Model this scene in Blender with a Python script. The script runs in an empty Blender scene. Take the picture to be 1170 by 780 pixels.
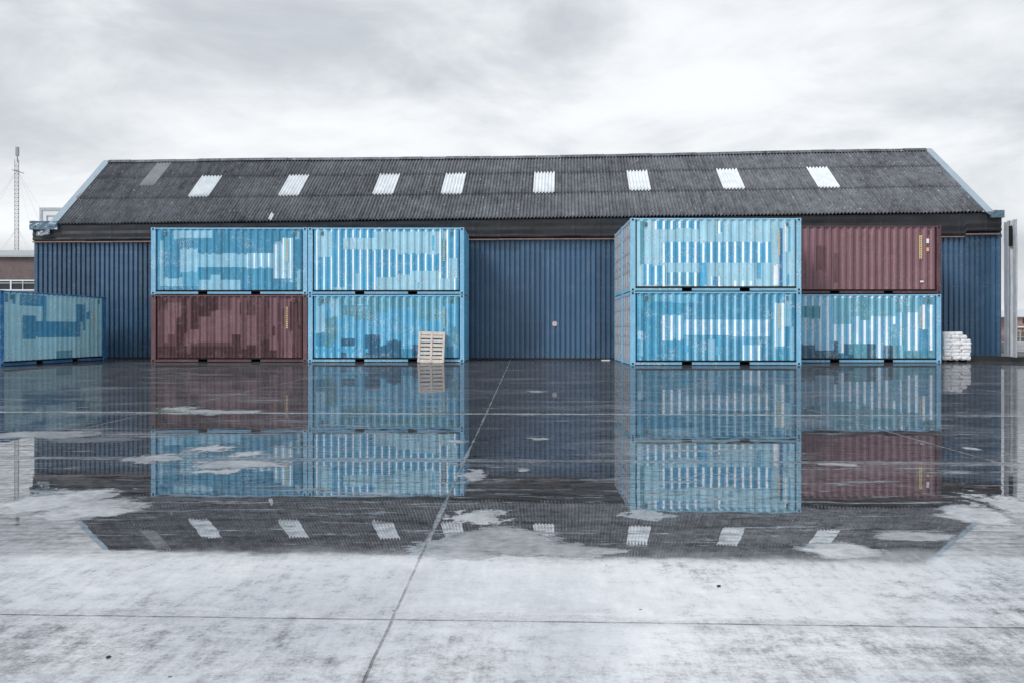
import bpy, math, random
from mathutils import Vector, noise as mnoise
R = math.radians
scene = bpy.context.scene
COL = scene.collection

# ------------------------------------------------------------------ camera
cam_d = bpy.data.cameras.new("camera"); cam = bpy.data.objects.new("camera", cam_d); COL.objects.link(cam)
scene.camera = cam
cam.location = (0, 0, 1.27); cam.rotation_euler = (R(90), 0, 0)
cam_d.sensor_width = 36.0; cam_d.lens = 900 / 1170 * 36
cam_d.shift_x = -17 / 1170; cam_d.shift_y = -14 / 1170
cam_d.clip_end = 5000
# ------------------------------------------------------------------ light
SUN_EL, SUN_AZ = 40, -46         # azimuth measured from behind the camera, to its left
world = bpy.data.worlds.new("World"); scene.world = world; world.use_nodes = True
sun_d = bpy.data.lights.new("sun", 'SUN'); sun = bpy.data.objects.new("sun", sun_d); COL.objects.link(sun)
sun_d.energy = 1.5; sun_d.angle = R(18); sun_d.color = (1, .985, .965)
sd = Vector((math.sin(R(SUN_AZ)) * math.cos(R(SUN_EL)), -math.cos(R(SUN_AZ)) * math.cos(R(SUN_EL)), math.sin(R(SUN_EL))))
sun.rotation_euler = (-sd).to_track_quat('-Z', 'Y').to_euler()
scene.view_settings.view_transform = 'Standard'; scene.view_settings.look = 'None'
scene.view_settings.exposure = 0.5; scene.view_settings.gamma = 1.0
scene.cycles.max_bounces = 8

# ------------------------------------------------------------------ node helpers
class NT:
    def __init__(s, tree): s.t = tree; s.n = tree.nodes; s.l = tree.links
    def node(s, typ, **kw):
        n = s.n.new(typ)
        for k, v in kw.items(): setattr(n, k, v)
        return n
    def put(s, sock, v):
        if hasattr(v, 'is_linked') or isinstance(v, bpy.types.NodeSocket): s.l.new(v, sock)
        elif isinstance(v, (tuple, list)) and len(v) == 3 and sock.type == 'RGBA': sock.default_value = (*v, 1)
        else: sock.default_value = v
    def math(s, op, a, b=0.0, c=None, clamp=False):
        n = s.node('ShaderNodeMath', operation=op); n.use_clamp = clamp
        s.put(n.inputs[0], a); s.put(n.inputs[1], b)
        if c is not None: s.put(n.inputs[2], c)
        return n.outputs[0]
    def vmath(s, op, a, b=(0, 0, 0)):
        n = s.node('ShaderNodeVectorMath', operation=op); s.put(n.inputs[0], a); s.put(n.inputs[1], b)
        return n.outputs['Value'] if op in ('LENGTH', 'DOT_PRODUCT', 'DISTANCE') else n.outputs[0]
    def mapr(s, v, a, b, c=0.0, d=1.0, smooth=False):
        n = s.node('ShaderNodeMapRange'); n.clamp = True
        if smooth: n.interpolation_type = 'SMOOTHSTEP'
        s.put(n.inputs[0], v)
        for i, q in enumerate((a, b, c, d)): s.put(n.inputs[i + 1], q)
        return n.outputs[0]
    def noise(s, vec, scale=1, detail=4, rough=.55, dist=0.0):
        n = s.node('ShaderNodeTexNoise'); s.put(n.inputs['Vector'], vec)
        n.inputs['Scale'].default_value = scale; n.inputs['Detail'].default_value = detail
        n.inputs['Roughness'].default_value = rough; n.inputs['Distortion'].default_value = dist
        return n.outputs[0]
    def mapping(s, vec, scale=(1, 1, 1), loc=(0, 0, 0), rot=(0, 0, 0)):
        n = s.node('ShaderNodeMapping'); s.put(n.inputs[0], vec)
        n.inputs['Scale'].default_value = scale; n.inputs['Location'].default_value = loc; n.inputs['Rotation'].default_value = rot
        return n.outputs[0]
    def mix(s, f, a, b, blend='MIX'):
        n = s.node('ShaderNodeMix', data_type='RGBA', blend_type=blend)
        s.put(n.inputs[0], f); s.put(n.inputs[6], a); s.put(n.inputs[7], b)
        return n.outputs[2]
    def sep(s, v):
        n = s.node('ShaderNodeSeparateXYZ'); s.put(n.inputs[0], v); return n.outputs
    def comb(s, x, y, z):
        n = s.node('ShaderNodeCombineXYZ'); s.put(n.inputs[0], x); s.put(n.inputs[1], y); s.put(n.inputs[2], z); return n.outputs[0]
    def bump(s, h, strength=.3, dist=.02):
        n = s.node('ShaderNodeBump'); n.inputs['Strength'].default_value = strength; n.inputs['Distance'].default_value = dist
        s.put(n.inputs['Height'], h); return n.outputs[0]

def srgb(r, g, b, k=1.0):
    f = lambda c: ((c / 255) / 12.92 if c / 255 <= .04045 else (((c / 255) + .055) / 1.055) ** 2.4) * k
    return (f(r), f(g), f(b))

# world: overcast cloud deck over the physical sky
w = NT(world.node_tree)
bg = [n for n in w.n if n.type == 'BACKGROUND'][0]
sky = w.node('ShaderNodeTexSky'); sky.sky_type = 'NISHITA'; sky.sun_disc = False
sky.sun_elevation = R(SUN_EL); sky.sun_rotation = math.atan2(sd.x, sd.y); sky.air_density = 1.5; sky.dust_density = 4
tc = w.node('ShaderNodeTexCoord').outputs['Generated']
sx, sy, sz = w.sep(tc)
zz = w.math('ADD', w.math('MAXIMUM', sz, 0.0), 0.30)
cp = w.comb(w.math('DIVIDE', sx, zz), w.math('DIVIDE', sy, zz), 0.0)      # a cloud deck seen in perspective
cpr = w.mapping(cp, scale=(1.0, .42, 1), rot=(0, 0, R(-28)), loc=(1.7, 4.2, 0))
dirn = w.mapping(tc, scale=(1.25, 1.25, 3.4), rot=(0, R(14), 0), loc=(5.1, 2.4, 3.3))
c1 = w.noise(dirn, 2.8, 8, .58, .35)
c2 = w.noise(w.mapping(cp, scale=(1.0, .5, 1), rot=(0, 0, R(-35)), loc=(3.1, 7.7, 2)), 1.2, 5, .55)
c3 = w.noise(w.mapping(tc, scale=(1, 1, 2.2), loc=(7.3, 2.1, 4)), 1.1, 2, .5)
cl = w.math('ADD', w.math('ADD', w.math('MULTIPLY', c1, .45), w.math('MULTIPLY', c2, .20)), w.math('MULTIPLY', c3, .35))
cl = w.math('SUBTRACT', cl, w.math('MULTIPLY', w.math('MULTIPLY', sx, sx), .16))
cfac = w.mapr(cl, .385, .59, smooth=True)
cloud = w.mix(cfac, (.42, .445, .48), (.715, .73, .745))
low = w.mapr(sz, 0.0, .12, 1.0, 0.0, smooth=True)
cloud = w.mix(w.math('MULTIPLY', low, .25), cloud, (.56, .585, .62))
skys = w.vmath('SCALE', sky.outputs[0]); w.n[-1].inputs['Scale'].default_value = 1.0
mixc = w.mix(.94, skys, w.vmath('MULTIPLY', cloud, (10.0, 10.0, 10.0)))
w.put(bg.inputs[0], mixc); bg.inputs[1].default_value = 0.1

# ------------------------------------------------------------------ mesh helpers
class MB:
    def __init__(s): s.v = []; s.f = []; s.m = []; s.c = []
    def face(s, pts, mi=0, col=None):
        n = len(s.v); s.v += [tuple(p) for p in pts]; s.f.append(tuple(range(n, n + len(pts)))); s.m.append(mi); s.c.append(col)
    def box(s, x0, y0, z0, x1, y1, z1, mi=0, col=None, bev=0.0):
        if bev > 0:
            b = bev
            # chamfered box
            def ring(z, e): return [(x0 + e + 0, y0 + b + 0, z), (x0 + b, y0 + e, z), (x1 - b, y0 + e, z), (x1 - e, y0 + b, z), (x1 - e, y1 - b, z), (x1 - b, y1 - e, z), (x0 + b, y1 - e, z), (x0 + e, y1 - b, z)]
            n = len(s.v)
            def ringb(z): return [(x0 + b, y0 + b, z), (x0 + b, y0 + b, z), (x1 - b, y0 + b, z), (x1 - b, y0 + b, z), (x1 - b, y1 - b, z), (x1 - b, y1 - b, z), (x0 + b, y1 - b, z), (x0 + b, y1 - b, z)]
            lo = ring(z0 + b, 0); hi = ring(z1 - b, 0); L = ringb(z0); H = ringb(z1)
            s.v += L + lo + hi + H
            for a in range(3):
                for i in range(8):
                    j = (i + 1) % 8
                    s.f.append((n + a * 8 + i, n + a * 8 + j, n + a * 8 + 8 + j, n + a * 8 + 8 + i)); s.m.append(mi); s.c.append(col)
            s.f.append(tuple(n + i for i in (6, 4, 2, 0))); s.m.append(mi); s.c.append(col)
            s.f.append(tuple(n + 24 + i for i in (0, 2, 4, 6))); s.m.append(mi); s.c.append(col)
            return
        n = len(s.v)
        s.v += [(x0, y0, z0), (x1, y0, z0), (x1, y1, z0), (x0, y1, z0), (x0, y0, z1), (x1, y0, z1), (x1, y1, z1), (x0, y1, z1)]
        for q in ((0, 3, 2, 1), (4, 5, 6, 7), (0, 1, 5, 4), (1, 2, 6, 5), (2, 3, 7, 6), (3, 0, 4, 7)):
            s.f.append(tuple(n + i for i in q)); s.m.append(mi); s.c.append(col)
    def grid(s, rows, mi=0, colf=None, flip=False):
        n = len(s.v); W = len(rows[0])
        for r in rows: s.v += [tuple(p) for p in r]
        for a in range(len(rows) - 1):
            for b in range(W - 1):
                q = (n + a * W + b, n + a * W + b + 1, n + (a + 1) * W + b + 1, n + (a + 1) * W + b)
                s.f.append(q[::-1] if flip else q); s.m.append(mi if not callable(mi) else mi(a, b)); s.c.append(colf(a, b) if colf else None)
    def tube(s, p, q, r0, r1=None, seg=8, mi=0):
        r1 = r0 if r1 is None else r1
        p = Vector(p); q = Vector(q); d = (q - p).normalized()
        a = d.orthogonal().normalized(); b = d.cross(a); n = len(s.v)
        for c, r in ((p, r0), (q, r1)):
            for i in range(seg):
                t = 2 * math.pi * i / seg; s.v.append(tuple(c + a * (r * math.cos(t)) + b * (r * math.sin(t))))
        for i in range(seg):
            j = (i + 1) % seg; s.f.append((n + i, n + j, n + seg + j, n + seg + i)); s.m.append(mi); s.c.append(None)
        s.f.append(tuple(n + i for i in range(seg))[::-1]); s.m.append(mi); s.c.append(None)
        s.f.append(tuple(n + seg + i for i in range(seg))); s.m.append(mi); s.c.append(None)
    def build(s, name, mats, parent=None, smooth=False):
        me = bpy.data.meshes.new(name); me.from_pydata(s.v, [], s.f)
        if not isinstance(mats, (list, tuple)): mats = [mats]
        for m in mats: me.materials.append(m)
        me.polygons.foreach_set('material_index', s.m)
        if any(c is not None for c in s.c):
            at = me.color_attributes.new('paint', 'FLOAT_COLOR', 'CORNER')
            k = 0; data = []
            for p, c in zip(me.polygons, s.c):
                cc = c if c is not None else (.5, .5, .5)
                data += [cc[0], cc[1], cc[2], 1.0] * p.loop_total
            at.data.foreach_set('color', data)
        if smooth: me.polygons.foreach_set('use_smooth', [True] * len(me.polygons))
        me.update()
        o = bpy.data.objects.new(name, me); COL.objects.link(o)
        if parent: o.parent = parent
        return o

def tag(o, label=None, cat=None, group=None, kind=None):
    if label: o['label'] = label
    if cat: o['category'] = cat
    if group: o['group'] = group
    if kind: o['kind'] = kind
    return o
def thing(name, loc, label, cat, group=None, rz=0.0):
    o = bpy.data.objects.new(name, None); COL.objects.link(o); o.location = loc; o.rotation_euler = (0, 0, rz)
    o.empty_display_size = .3
    return tag(o, label, cat, group)

# ------------------------------------------------------------------ materials
MATS = {}
def simple(name, col, rough=.6, metal=0.0, var=.25, vs=3.0, bump=0.0, bs=20.0, spec=.5):
    m = bpy.data.materials.new(name); m.use_nodes = True; t = NT(m.node_tree)
    b = t.n['Principled BSDF']
    co = t.node('ShaderNodeTexCoord').outputs['Object']
    n1 = t.noise(co, vs, 5, .6); n2 = t.noise(co, vs * 9, 3, .6)
    f = t.math('ADD', t.math('MULTIPLY', n1, .6), t.math('MULTIPLY', n2, .4))
    f = t.mapr(f, .3, .7)
    t.put(b.inputs['Base Color'], t.mix(f, tuple(c * (1 - var) for c in col), tuple(min(1, c * (1 + var)) for c in col)))
    t.put(b.inputs['Roughness'], t.mapr(n2, .2, .8, max(.02, rough - .1), min(1, rough + .1)))
    b.inputs['Metallic'].default_value = metal; b.inputs['Specular IOR Level'].default_value = spec
    if bump: t.put(b.inputs['Normal'], t.bump(t.noise(co, bs, 4, .6), bump, .02))
    MATS[name] = m; return m

def painted(name, speck=(.03, .018, .015), speck_amt=.5, streak=.22, rough=.42, wear=.35, wearcol=None):
    """old container / sheet paint: base from the per-patch paint colour, vertical run streaks, chips and rust specks"""
    m = bpy.data.materials.new(name); m.use_nodes = True; t = NT(m.node_tree); b = t.n['Principled BSDF']
    col = t.node('ShaderNodeVertexColor', layer_name='paint').outputs[0]
    oi = t.node('ShaderNodeObjectInfo').outputs['Random']
    co0 = t.node('ShaderNodeTexCoord').outputs['Object']
    co = t.vmath('ADD', co0, t.comb(t.math('MULTIPLY', oi, 57.0), t.math('MULTIPLY', oi, 31.0), 0.0))
    st = t.noise(t.mapping(co, scale=(14, 14, .8)), 1, 5, .65)
    bl = t.noise(co, 2.3, 5, .65)
    fi = t.noise(co, 26, 3, .6)
    f = t.math('ADD', t.math('ADD', t.math('MULTIPLY', st, .5), t.math('MULTIPLY', bl, .25)), t.math('MULTIPLY', fi, .25))
    k = t.mapr(f, .32, .68, 1 - streak * 1.3, 1 + streak)
    c = t.vmath('SCALE', col); t.put(t.n[-1].inputs['Scale'], k)
    # worn lighter flecks
    wn = t.noise(t.mapping(co, scale=(9, 9, 5), loc=(5, 3, 1)), 1.6, 6, .75)
    wf = t.math('MULTIPLY', t.mapr(wn, .585, .62), wear)
    c = t.mix(wf, c, wearcol or (.62, .74, .80))
    # knocked and scuffed areas: clusters of bare flecks
    cn = t.noise(t.mapping(co, scale=(1, 1, 1.6), loc=(2, 6, 9)), 1.25, 3, .6); fl = t.noise(t.mapping(co, scale=(1, 1, .8), loc=(8, 1, 5)), 26, 4, .75)
    cf = t.math('MULTIPLY', t.mapr(cn, .50, .62), t.mapr(fl, .53, .57))
    c = t.mix(t.math('MULTIPLY', cf, min(1.0, wear * 1.3)), c, wearcol or (.72, .82, .87))
    df = t.math('MULTIPLY', t.mapr(cn, .48, .60), t.mapr(fl, .43, .40))
    c = t.mix(t.math('MULTIPLY', df, speck_amt * .9), c, speck)
    # rust chips
    rn = t.noise(t.mapping(co, scale=(11, 11, 7), loc=(1, 8, 4)), 1.3, 6, .78)
    rf = t.math('MULTIPLY', t.mapr(rn, .625, .66), speck_amt)
    c = t.mix(rf, c, speck)
    t.put(b.inputs['Base Color'], c)
    t.put(b.inputs['Roughness'], t.mapr(bl, .3, .7, rough - .1, rough + .15))
    t.put(b.inputs['Normal'], t.bump(t.math('ADD', bl, t.math('MULTIPLY', fi, .2)), .25, .02))
    MATS[name] = m; return m

M_paint = painted('container_paint')
M_red = painted('red_container_paint', speck=(.02, .01, .01), speck_amt=.6, wear=.3, wearcol=(.34, .24, .25))
M_wall = painted('blue_sheet_paint', speck=(.35, .42, .5), speck_amt=.35, streak=.12, rough=.38, wear=.06, wearcol=(.2, .28, .36))
M_door = painted('weathered_door_paint', speck=(.10, .05, .035), speck_amt=.9, streak=.3, rough=.6, wear=.3)
M_black = simple('dark_steel', (.012, .012, .014), .6)
M_hole_shade = simple('painted_hole_shade', (.004, .004, .004), .9, var=.1)  # near-black colour standing in for the shade inside holes and gaps
M_bitumen = simple('black_bitumen_sheet', (.022, .024, .029), .55, var=.5, vs=1.2, bump=.5, bs=7, spec=.35)
M_trim = simple('weathered_timber_batten', (.20, .14, .12), .8, var=.4, vs=5)
M_galv = simple('galvanised_metal', (.34, .38, .42), .45, metal=.3, var=.2)
M_barge = simple('pale_blue_metal_flashing', (.30, .38, .45), .4, metal=.15, var=.12, vs=1.2)
M_cap = simple('blue_grey_metal_cap', (.10, .16, .215), .35, metal=.2, var=.2, vs=1.5, bump=.2, bs=5)
M_skyl = simple('white_translucent_sheet', (.68, .72, .76), .4, var=.2, vs=2.5)
M_skyl_old = simple('dirty_translucent_sheet', (.30, .31, .33), .5, var=.25, vs=3)
M_yel = simple('yellow_marking_paint', (.62, .50, .24), .6, var=.15)
M_white = simple('white_sticker', (.75, .76, .78), .5, var=.1)
M_orange = simple('orange_sticker', (.68, .40, .20), .5, var=.1)
M_redp = simple('red_print', (.55, .10, .12), .5, var=.1)
M_wood = simple('pale_pallet_timber', (.54, .49, .445), .8, var=.35, vs=8, bump=.3, bs=40)
M_bag = simple('white_plastic_bag', (.70, .71, .73), .4, var=.16, vs=8, bump=.35, bs=16)
M_brick_far = None

def brick_mat(name, c1, c2, mortar, scale):
    m = bpy.data.materials.new(name); m.use_nodes = True; t = NT(m.node_tree); b = t.n['Principled BSDF']
    co = t.node('ShaderNodeTexCoord').outputs['Object']
    x, y, z = t.sep(co)
    v = t.comb(t.math('ADD', x, y), z, 0.0)
    br = t.node('ShaderNodeTexBrick'); t.put(br.inputs['Vector'], v)
    br.inputs['Color1'].default_value = (*c1, 1); br.inputs['Color2'].default_value = (*c2, 1); br.inputs['Mortar'].default_value = (*mortar, 1)
    br.inputs['Scale'].default_value = scale; br.inputs['Mortar Size'].default_value = .012
    br.inputs['Brick Width'].default_value = .22; br.inputs['Row Height'].default_value = .075
    n = t.noise(co, 1.0, 5, .6)
    t.put(b.inputs['Base Color'], t.mix(.5, br.outputs[0], t.mix(t.mapr(n, .3, .7), (.3, .3, .3), (.8, .8, .8)), 'OVERLAY'))
    b.inputs['Roughness'].default_value = .85
    return m
M_brick = brick_mat('dark_brown_brick', (.085, .055, .055), (.13, .085, .085), (.17, .15, .15), 1)
M_brick2 = brick_mat('reddish_brick', (.22, .10, .085), (.28, .14, .12), (.3, .27, .25), 1)

def roof_mat():
    m = bpy.data.materials.new('weathered_cement_roof_sheet'); m.use_nodes = True; t = NT(m.node_tree); b = t.n['Principled BSDF']
    co = t.node('ShaderNodeTexCoord').outputs['Object']
    big = t.noise(co, .35, 4, .6); mid = t.noise(co, 2.5, 5, .7); fine = t.noise(co, 11, 4, .7)
    run = t.noise(t.mapping(co, scale=(7, .6, .6)), 1, 5, .7)
    f = t.math('ADD', t.math('ADD', t.math('MULTIPLY', big, .25), t.math('MULTIPLY', mid, .25)), t.math('ADD', t.math('MULTIPLY', fine, .2), t.math('MULTIPLY', run, .3)))
    c = t.mix(t.mapr(f, .38, .62), (.020, .022, .027), (.20, .215, .245))
    # lichen specks (pale) and moss (near black)
    ln = t.noise(t.mapping(co, loc=(9, 2, 3)), 6.0, 6, .85)
    c = t.mix(t.mapr(ln, .605, .64), c, (.58, .60, .63))
    mn = t.noise(t.mapping(co, loc=(3, 7, 1)), 5.0, 6, .8)
    c = t.mix(t.math('MULTIPLY', t.mapr(mn, .60, .64), .9), c, (.014, .015, .014))
    t.put(b.inputs['Base Color'], c); b.inputs['Roughness'].default_value = .75
    t.put(b.inputs['Normal'], t.bump(fine, .4, .02))
    return m
M_roof = roof_mat()

# ------------------------------------------------------------------ ground: flooded concrete yard
def ground_mat():
    m = bpy.data.materials.new('flooded_concrete'); m.use_nodes = True; t = NT(m.node_tree)
    for n in list(t.n):
        if n.type == 'BSDF_PRINCIPLED': t.n.remove(n)
    out = [n for n in t.n if n.type == 'OUTPUT_MATERIAL'][0]
    P = t.node('ShaderNodeTexCoord').outputs['Object']
    x, y, z = t.sep(P)
    wn = t.noise(P, 1.1, 6, .65); wn2 = t.noise(t.mapping(P, loc=(31, 17, 0)), 1.1, 6, .65)
    wx = t.math('MULTIPLY', t.math('SUBTRACT', wn, .5), 1.0); wy = t.math('MULTIPLY', t.math('SUBTRACT', wn2, .5), 1.0)
    fine = t.noise(P, 14, 6, .7); mid = t.noise(P, 3.2, 6, .7); big = t.noise(P, .45, 4, .6)
    brush = t.noise(t.mapping(P, scale=(2.2, 14, 1), rot=(0, 0, R(6))), 1, 6, .7)
    brush2 = t.noise(t.mapping(P, scale=(16, 3, 1), rot=(0, 0, R(-35))), 1, 4, .7)
    # slab joints
    def dist(v, off, per):
        q = t.math('MODULO', t.math('ADD', t.math('SUBTRACT', v, off), per * 200.5), per)
        return t.math('ABSOLUTE', t.math('SUBTRACT', q, per / 2))
    wob = t.math('MULTIPLY', t.math('SUBTRACT', mid, .5), .02)
    dl = dist(t.math('ADD', t.math('ADD', x, t.math('MULTIPLY', y, .003)), wob), -.58, 5.1)
    yy = t.math('ADD', t.math('ADD', y, t.math('MULTIPLY', x, .036)), wob)
    dt = dist(yy, 3.43, 4.2)
    dj = t.math('MINIMUM', dl, dt)
    groove = t.math('MULTIPLY', t.mapr(dj, .003, .008, 1, 0), t.mapr(t.noise(t.mapping(P, loc=(9, 4, 0)), 6, 5, .7), .36, .56, .35, 1))
    # pale margins standing proud of the water along the joints
    nm = t.noise(t.mapping(P, loc=(3, 3, 0)), .8, 6, .7)
    wl = t.mapr(nm, .42, .66, .003, .022); wt = t.mapr(nm, .36, .62, .02, .13)
    ml = t.mapr(t.math('SUBTRACT', dl, wl), -.006, .006, 1, 0)
    mt = t.mapr(t.math('SUBTRACT', dt, wt), -.03, .02, 1, 0)
    # the transverse joint at 7.6 m is fainter than the one at 11.9 m
    far = t.mapr(yy, 10.2, 11.0, .45, 1.0)
    mt = t.math('MULTIPLY', mt, t.math('MULTIPLY', far, t.mapr(yy, 13.5, 14.5, 1.0, .25)))
    ml = t.math('MULTIPLY', ml, t.mapr(y, 4.3, 4.9, .15, 1)); marg = t.math('MULTIPLY', t.math('MAXIMUM', t.math('MULTIPLY', ml, .8), mt), .8)
    marg = t.math('MULTIPLY', marg, t.mapr(fine, .38, .55, .5, 1))
    dry = marg
    film = t.noise(t.mapping(P, scale=(.5, 1.3, 1), loc=(2, 5, 0)), .9, 6, .7)
    wxy = t.comb(t.math('ADD', x, wx), t.math('ADD', y, t.math('MULTIPLY', wy, 1.2)), 0.0)
    rag = t.math('MULTIPLY', t.math('SUBTRACT', t.noise(t.mapping(P, scale=(1, 1.6, 1), loc=(4, 9, 0)), 1.9, 10, .72), .5), 3.0)
    rag2 = t.math('MULTIPLY', t.math('SUBTRACT', t.noise(t.mapping(P, scale=(1.3, 1, 1), loc=(1, 2, 0)), 5.5, 8, .7), .5), 4.2)
    def patch(px, py, hx, hy, amt, soft=.25, warp=1.0):
        Zc = 1143 / (py - 376); Xc = (px - 602) / 900 * Zc
        zr = 1143 / (py - hy - 376) - 1143 / (py + hy - 376); xr = hx / 900 * Zc
        d = t.vmath('SUBTRACT', P, (Xc, Zc, 0)); d = t.vmath('MULTIPLY', d, (1 / xr, 2 / zr, 0))
        e = t.math('ADD', t.math('SUBTRACT', .95, t.vmath('LENGTH', d)), rag2 if hx < 36 else rag)
        return t.math('MULTIPLY', t.mapr(e, -.03, soft, 0, 1), amt)
    DRY = [(572, 617, 70, 17, .6), (640, 629, 62, 9, .6), (548, 590, 34, 8, .95), (520, 630, 60, 9, .5), 
           (100, 580, 62, 13, .9), (60, 572, 60, 16, .9), (112, 566, 22, 7, .7), (150, 603, 0.1, .1, 0),
           (178, 523, 34, 5, .75), (240, 512, 24, 4, .85), (283, 518, 18, 3, .9), (270, 530, 60, 5, .75), (250, 538, 26, 2.5, .8),
           (540, 542, 16, 6, .7), (598, 536, 9, 2.5, .7), (616, 501, 11, 1.8, .7), (520, 504, 14, 2.0, .7), (612, 447, 12, 1.3, .6),
           (738, 587, 26, 6, .6), (960, 626, 48, 9, .95), (1118, 588, 40, 13, .95), (1150, 575, 34, 12, .9), (1040, 611, 40, 6, .7),
           (955, 530, 22, 2, .7), (1110, 512, 8, 1.5, .9), (60, 496, 70, 5, .55), (235, 470, 60, 3, .7), (205, 466, 24, 2, .7), (110, 502, 60, 3, .3),
           (680, 600, 20, 10, .0)]
    for (px, py, hx, hy, a) in DRY:
        if a <= 0: continue
        dry = t.math('MAXIMUM', dry, patch(px, py, hx, hy, a))
    silt = t.noise(t.mapping(P, scale=(.9, 7, 1), rot=(0, 0, R(4)), loc=(4, 4, 1)), 1.4, 9, .75)
    dry = t.math('MAXIMUM', dry, t.math('MULTIPLY', t.math('MULTIPLY', t.mapr(silt, .575, .63), t.mapr(film, .40, .60)), t.mapr(y, 4.6, 5.4, 0, .50)))
    # little specks of grit all over
    sp = t.noise(t.mapping(P, loc=(7, 1, 0)), 5.5, 5, .8)
    dry = t.math('MAXIMUM', dry, t.math('MULTIPLY', t.mapr(sp, .685, .72), .55))
    filmf = t.math('MULTIPLY', t.math('MULTIPLY', t.mapr(film, .50, .66), t.mapr(y, 5.0, 7.5, .3, 1)), .22)       # thin-film zones, where the slab surface shows through
    near = t.mapr(t.math('ADD', y, t.math('MULTIPLY', wy, .8)), 4.30, 4.62, 1, 0, smooth=True)
    # base slab colours; the near one has sky sheen painted in
    wet = t.mix(t.mapr(t.math('ADD', t.math('MULTIPLY', brush, .55), t.math('MULTIPLY', fine, .45)), .38, .64), (.006, .007, .009), (.11, .115, .125))
    dryc = t.mix(t.mapr(t.math('ADD', t.math('MULTIPLY', mid, .5), t.math('MULTIPLY', fine, .5)), .35, .62), (.22, .235, .26), (.56, .58, .61))
    grit = t.noise(P, 55, 9, .85); blot = t.noise(t.mapping(P, scale=(1, 1.3, 1), loc=(6, 2, 0)), 7.5, 12, .82)
    mot = t.math('ADD', t.math('ADD', t.math('MULTIPLY', blot, .50), t.math('MULTIPLY', grit, .30)), t.math('MULTIPLY', brush2, .20))
    mot = t.math('ADD', mot, t.math('MULTIPLY', t.math('SUBTRACT', big, .5), .45))
    nearc = t.mix(t.mapr(mot, .38, .60), (.09, .10, .115), (.68, .70, .73))  # damp near concrete, lightened to stand in for sky mirrored in the film
    c = t.mix(filmf, wet, dryc)
    c = t.mix(near, c, nearc)
    c = t.mix(dry, c, dryc)
    c = t.mix(t.math('MULTIPLY', groove, t.mapr(dl, .02, .03, t.mapr(y, 4.0, 5.0, .55, .1), .8)), c, (.02, .02, .022))
    # little dark stones / leaves
    vo = t.node('ShaderNodeTexVoronoi'); t.put(vo.inputs['Vector'], P); vo.inputs['Scale'].default_value = 2.6; vo.inputs['Randomness'].default_value = 1
    stone = t.mapr(vo.outputs['Distance'], .018, .028, 1, 0)
    c = t.mix(t.math('MULTIPLY', stone, .8), c, (.03, .028, .03))
    # mirror share
    fr = t.node('ShaderNodeFresnel'); fr.inputs['IOR'].default_value = 15.0
    F = fr.outputs[0]
    rough_dark = t.mapr(t.math('ADD', t.math('SUBTRACT', 1.0, mot), t.math('ADD', t.mapr(y, 2.3, 3.6, .14, -.09), t.math('MULTIPLY', t.math('ABSOLUTE', x), .012))), .46, .58, 0, 1)    # damp, film broken, close to the camera
    keep = t.math('MULTIPLY', t.math('SUBTRACT', 1.0, t.math('MULTIPLY', dry, .62)), t.math('SUBTRACT', 1.0, t.math('MULTIPLY', t.math('MULTIPLY', rough_dark, near), .78)))
    keep = t.math('MULTIPLY', keep, t.math('SUBTRACT', 1.0, t.math('MULTIPLY', t.math('MULTIPLY', filmf, t.mapr(y, 4.5, 7, .5, 1)), .75)))
    keep = t.math('MULTIPLY', keep, t.math('SUBTRACT', 1.0, t.math('MULTIPLY', t.math('MAXIMUM', groove, stone), .7)))
    tex = t.mapr(t.math('ADD', t.math('MULTIPLY', brush, .5), t.math('MULTIPLY', fine, .5)), .38, .56, .44, .97)
    tex = t.math('MAXIMUM', tex, near)
    F = t.math('MULTIPLY', t.math('MULTIPLY', F, keep), tex)
    rg = t.math('ADD', t.math('MULTIPLY', dry, .16), .012)
    rg = t.math('ADD', rg, t.math('MULTIPLY', near, .03))
    rip = t.noise(t.mapping(P, scale=(1.2, 1.0, 1)), 2.0, 2, .5)
    bm = t.bump(t.math('ADD', t.math('MULTIPLY', rip, .0006), t.math('MULTIPLY', t.math('MULTIPLY', fine, t.math('ADD', t.math('MULTIPLY', filmf, .12), dry)), .003)), 1.0, 1.0)
    bd = t.bump(t.math('SUBTRACT', t.math('MULTIPLY', fine, .006), t.math('MULTIPLY', groove, .01)), 1.0, 1.0)
    dif = t.node('ShaderNodeBsdfDiffuse'); t.put(dif.inputs[0], c); t.put(dif.inputs['Normal'], bd)
    glo = t.node('ShaderNodeBsdfGlossy'); glo.inputs[0].default_value = (.93, .95, .98, 1); t.put(glo.inputs['Roughness'], rg); t.put(glo.inputs['Normal'], bm)
    mx = t.node('ShaderNodeMixShader'); t.put(mx.inputs[0], F); t.l.new(dif.outputs[0], mx.inputs[1]); t.l.new(glo.outputs[0], mx.inputs[2])
    t.l.new(mx.outputs[0], out.inputs[0])
    return m
g = MB(); g.face([(-1500, -300, 0), (1500, -300, 0), (1500, 2500, 0), (-1500, 2500, 0)])
tag(g.build('ground', ground_mat()), kind='structure')

# ------------------------------------------------------------------ the warehouse
def wallY(x): return 33.30 - .05 * x
wh = thing('warehouse', (0, 33.3, 0), 'long blue corrugated warehouse with dark cement sheet roof behind the shipping containers', 'warehouse')
def W(p): return (p[0], p[1] - 33.3, p[2])          # world -> warehouse local
XL, XR = -21.50, 19.50
rnd = random.Random(4)
B0 = srgb(58, 88, 115); 
def wc(k, dx=0): return (B0[0] * k, B0[1] * k, B0[2] * k)
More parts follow.
